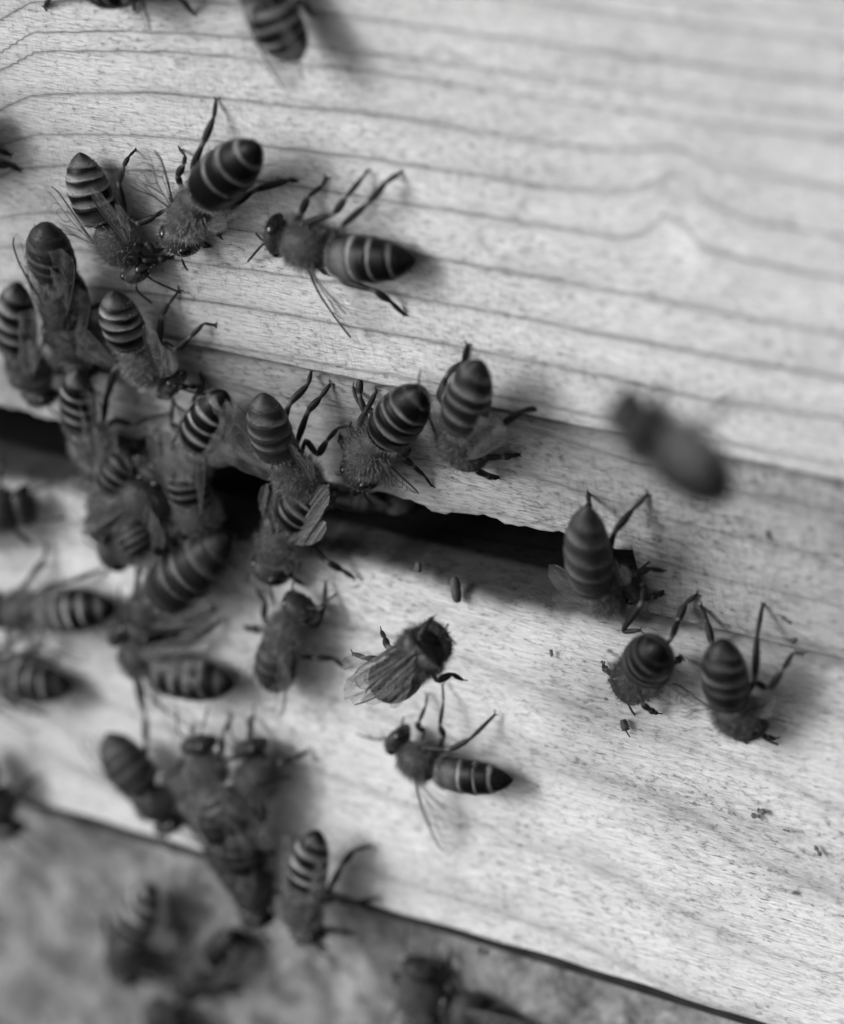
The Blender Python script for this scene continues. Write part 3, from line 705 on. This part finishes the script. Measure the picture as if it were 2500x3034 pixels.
add('sharp slim bee walking left on the board, narrow wing hanging straight down', 'B', [(1178,2190),(1232,2252),(1298,2282),(1519,2312)], h=(.17,.21,.2,.15), wide=.90, k=.88,
    legs=[[(1258,2165,.08),(1237,2157,.12),(1241,2138,.12),(1262,2090,.05),(1265,2062,.014)], [(1296,2225,.12),(1316,2180,.16),(1302,2150,.18),(1314,2080,.1),(1311,2030,.014)], [(1250,2215,.22),(1330,2222,.2),(1391,2191,.16),(1466,2117,.014)]], auto='',
    antL=[(1138,2188),(1112,2191),(1055,2174)], antR=[(1188,2165),(1190,2150),(1196,2125)],
    wings=[(1229,2308,.2,1312,2538,.08,1,-.35,.85)], edges=[.06,.38,.57,.74], band=.22, bright=.26, pale=.07, hair=.2)
add('dark bee wedged between the edge-cut bee and the sharp bees of the upper left cluster', 'W', [(235,1085),(222,1015),(215,950),(200,790)], h=(.12,.18,.22,.25), band=.4, bright=.06, hair=.16, auto='LF RM', wide=1.05)
add('dim bee below the white-ringed bee, crawling out at the left of the slot', 'B', [(300,1570),(325,1505),(345,1450),(400,1330)], h=(.2,.28,.34,.3), band=.4, bright=.08, hair=.22, auto='LF LM RF RM', wide=1.05)
add('dark bee under the crisp veined bee, only its spotted head and back showing', 'B', [(612,1590),(590,1530),(575,1480),(560,1380)], h=(.2,.28,.3,.28), band=.4, bright=.08, hair=.30, auto='LF RF RM')
add('shadowy bee crossing the slot lip between the crowd and the crisp veined bee', 'B', [(330,1640),(400,1610),(460,1590),(600,1560)], h=(.2,.26,.26,.22), band=.4, bright=.06, hair=.16, auto='RF RM LH', wide=1.05)
# --- on the stand
add('blurred striped bee at bottom left on the concrete, faint wing held out left', 'S', [(365,2885),(374,2830),(390,2775),(455,2618)], h=(.15,.21,.26,.30), band=.55, bright=.34, hair=.12, wide=.95, auto='LM RM LF', wings=[(322,2785,.3,272,2598,.3,1,.3), (420,2800,.3,470,2640,.3,-1,.3)])
add('dark blurred bee beneath the striped one at the bottom left, turned down left', 'S', [(545,2925),(590,2880),(640,2838),(720,2760)], h=(.16,.22,.2,.1), band=.3, bright=.02, hair=.06, wide=.9, auto='LM RM LF RF')
add('blurred bee cut by the bottom edge, pale brown wing toward the picture corner', 'S', [(560,3170),(520,3100),(500,3050),(465,2950)], h=(.16,.22,.22,.2), band=.3, bright=.03, dark=.04, hair=.1, auto='LM', splay=.3)
add('bee facing up at the bottom centre on the concrete, big dark eyes and round thorax', 'S', [(1246,2866),(1245,2940),(1252,3005),(1275,3150)], h=(.2,.22,.2,.15), legs=[[(1320,2900,.1),(1335,2860,.12),(1332,2822,.014)], [(1180,2930,.1),(1165,2895,.014)]], auto='LH RH LM', band=.3, bright=.08, hair=.16)
add('blurred dark bee cut by the bottom edge, right of the one facing up', 'S', [(1340,2985),(1385,3000),(1440,3020),(1560,3080)], h=(.16,.22,.22,.2), band=.3, bright=.03, hair=.08, auto='LF LM RF')
# --- cut by the frame
add('bee cut by the top edge, only its striped tail and a leg in view', 'W', [(720,-140),(762,-70),(800,0),(888,178)], h=(.2,.25,.28,.28), wide=1.05, legs=[[(870,10,.2),(900,5,.12),(925,45,.02)]], auto='', splay=.05, band=.5, bright=.16, hair=.2)
add('bee above the frame at the top left with one pale wing dipping into view', 'W', [(520,-190),(450,-110),(400,-60),(260,-40)], h=(.2,.25,.25,.2), auto='', legs=[[(200,-60,.2),(145,0,.06),(132,22,.014)], [(300,-60,.2),(272,-20,.06),(280,10,.014)], [(480,-80,.2),(540,0,.15),(572,40,.014)], [(390,-60,.2),(398,28,.02)]],
    wings=[(400,-70,.3,455,100,.22,-1,.1,.9), (380,-90,.3,230,-70,.3,1,.2)], band=.3, bright=.1)
add('bee left of the picture showing only leg tips at the left edge of the wall', 'W', [(-240,470),(-170,480),(-110,480),(-60,330)], h=(.16,.2,.2,.2), auto='', legs=[[(-60,480,.15),(-10,490,.08),(30,490,.04),(56,503,.014)], [(-60,450,.15),(-5,445,.06),(28,458,.014)]], band=.3, bright=.1)
add('dark blurred bee at the left end of the board, just inside the left edge', 'B', [(75,1500),(10,1508),(-60,1520),(-230,1560)], h=(.2,.25,.25,.25), auto='LM RM', band=.3, bright=.03, dark=.01, hair=.08)
add('very dark blurred bee in the lower left corner beside the board edge', 'B', [(25,2455),(-10,2385),(-40,2330),(-90,2200)], h=(.2,.25,.25,.25), auto='LM RM', band=.3, bright=.02, dark=.01, hair=.06, wide=1.1)
add('faint bee deep in the dark slot, hardly visible', 'R', [(1240,1540),(1195,1520),(1150,1505),(1040,1470)], h=(-.75,-.7,-.7,-.7), auto='', band=.3, bright=.05, dark=.012, hair=.05)
for sp in BEES: bee(sp)

# ------------------------------------------------------------------ crumbs lying on the wood
def crumb(name_, px, py, s, lw, ang, label, cat, group=None, lump=0.25, thick=1.0, tail=None):
    p0, N = SURF[s]; c = pt(px, py, 0, s)
    e1 = pt(px+10*math.cos(ang), py+10*math.sin(ang), 0, s)-c; e1 = unit(e1); e2 = np.cross(N, e1)
    L, w = lw; r = random.Random(int(px*7+py)); mb = MeshB(); n = 12
    pts_ = []; ra = []
    for i in range(n+1):
        q = i/n; x = -1+2*q
        pts_.append(c + N*w*0.7*thick + e1*L*x)
        ra.append(w*max(.05, (1-abs(x)**4)**.5)*(1+lump*r.uniform(-1, 1)))
    mb.loft(pts_, [(e1, e2, N)]*(n+1), ra, [a_*thick for a_ in ra], [.05]*(n+1), 12)
    if tail:
        q = [pt(a_, b_, 0.01, s) for a_, b_ in tail]; mb.tube(catmull(q, 4), [.007]*(4*(len(q)-1)+1), [.05]*(4*(len(q)-1)+1), N, 5)
    o = new_obj(name_, [v-c for v in mb.v], mb.f, [M_CRUMB]); o.location = Vector([float(x) for x in c])
    tag(o, label, cat, group); return o
t = NT('pellet_grey'); t.base(t.ramp(t.noise(12, t.coord(), 4), [(0.3, 0.035), (0.7, 0.08)]), 0.7, 0.3); M_PEL = t.m
o = crumb('wax_pellet', 1357, 1743, 'B', (.125, .046), 1.45, 'smooth grey capsule-shaped pellet on the board below the slot', 'pellet', lump=.04); o.data.materials[0] = M_PEL
crumb('wax_pellet', 1244, 1678, 'B', (.05, .030), 1.5, 'small faint pellet at the slot lip, up left of the capsule', 'pellet', lump=.1)
crumb('wood_crumb', 1854, 2146, 'B', (.055, .030), 1.3, 'black crumb with a hair-like tail on the right part of the board', 'crumb', tail=[(1850,2160),(1858,2172),(1866,2184)], lump=.5)
crumb('wood_crumb', 2258, 2402, 'B', (.048, .022), .3, 'upper of two dark crumbs side by side at the right of the board', 'crumb', 'crumbs on the hive', .5, .6)
crumb('wood_crumb', 2240, 2416, 'B', (.045, .024), .2, 'lower of two dark crumbs side by side at the right of the board', 'crumb', 'crumbs on the hive', .5, .6)
crumb('wood_crumb', 2330, 2460, 'B', (.035, .012), .3, 'thin dark splinter right of the paired crumbs', 'crumb', 'crumbs on the hive', .5, .6)
crumb('wood_crumb', 2424, 2520, 'B', (.05, .018), 1.0, 'dark ragged crumb near the right edge of the board', 'crumb', 'crumbs on the hive', .6, .6)
crumb('wood_crumb', 1787, 1962, 'B', (.024, .012), .3, 'small dark crumb left of the tail-on bee', 'crumb', 'crumbs on the hive', .5, .6)
crumb('wood_crumb', 1634, 1934, 'B', (.035, .014), 1.5, 'narrow upright dark crumb in the middle of the board', 'crumb', 'crumbs on the hive', .6, .6)
crumb('wood_crumb', 2276, 1582, 'R', (.040, .022), 1.4, 'dark spot of debris on the entrance block below the hovering bee', 'crumb', 'crumbs on the hive', .5, .5)
crumb('wood_crumb', 2328, 1835, 'R', (.055, .018), .6, 'slanting brown flake on the lower edge of the entrance block', 'crumb', 'crumbs on the hive', .4, .5)
crumb('wood_crumb', 2350, 1895, 'R', (.05, .018), -.35, 'second brown flake just above the block bottom edge', 'crumb', 'crumbs on the hive', .4, .5)
crumb('wood_crumb', 1435, 2815 , 'B', (.06, .03), .3, 'small lump standing on the front edge of the board', 'crumb', 'crumbs on the hive', .5, 1.0)
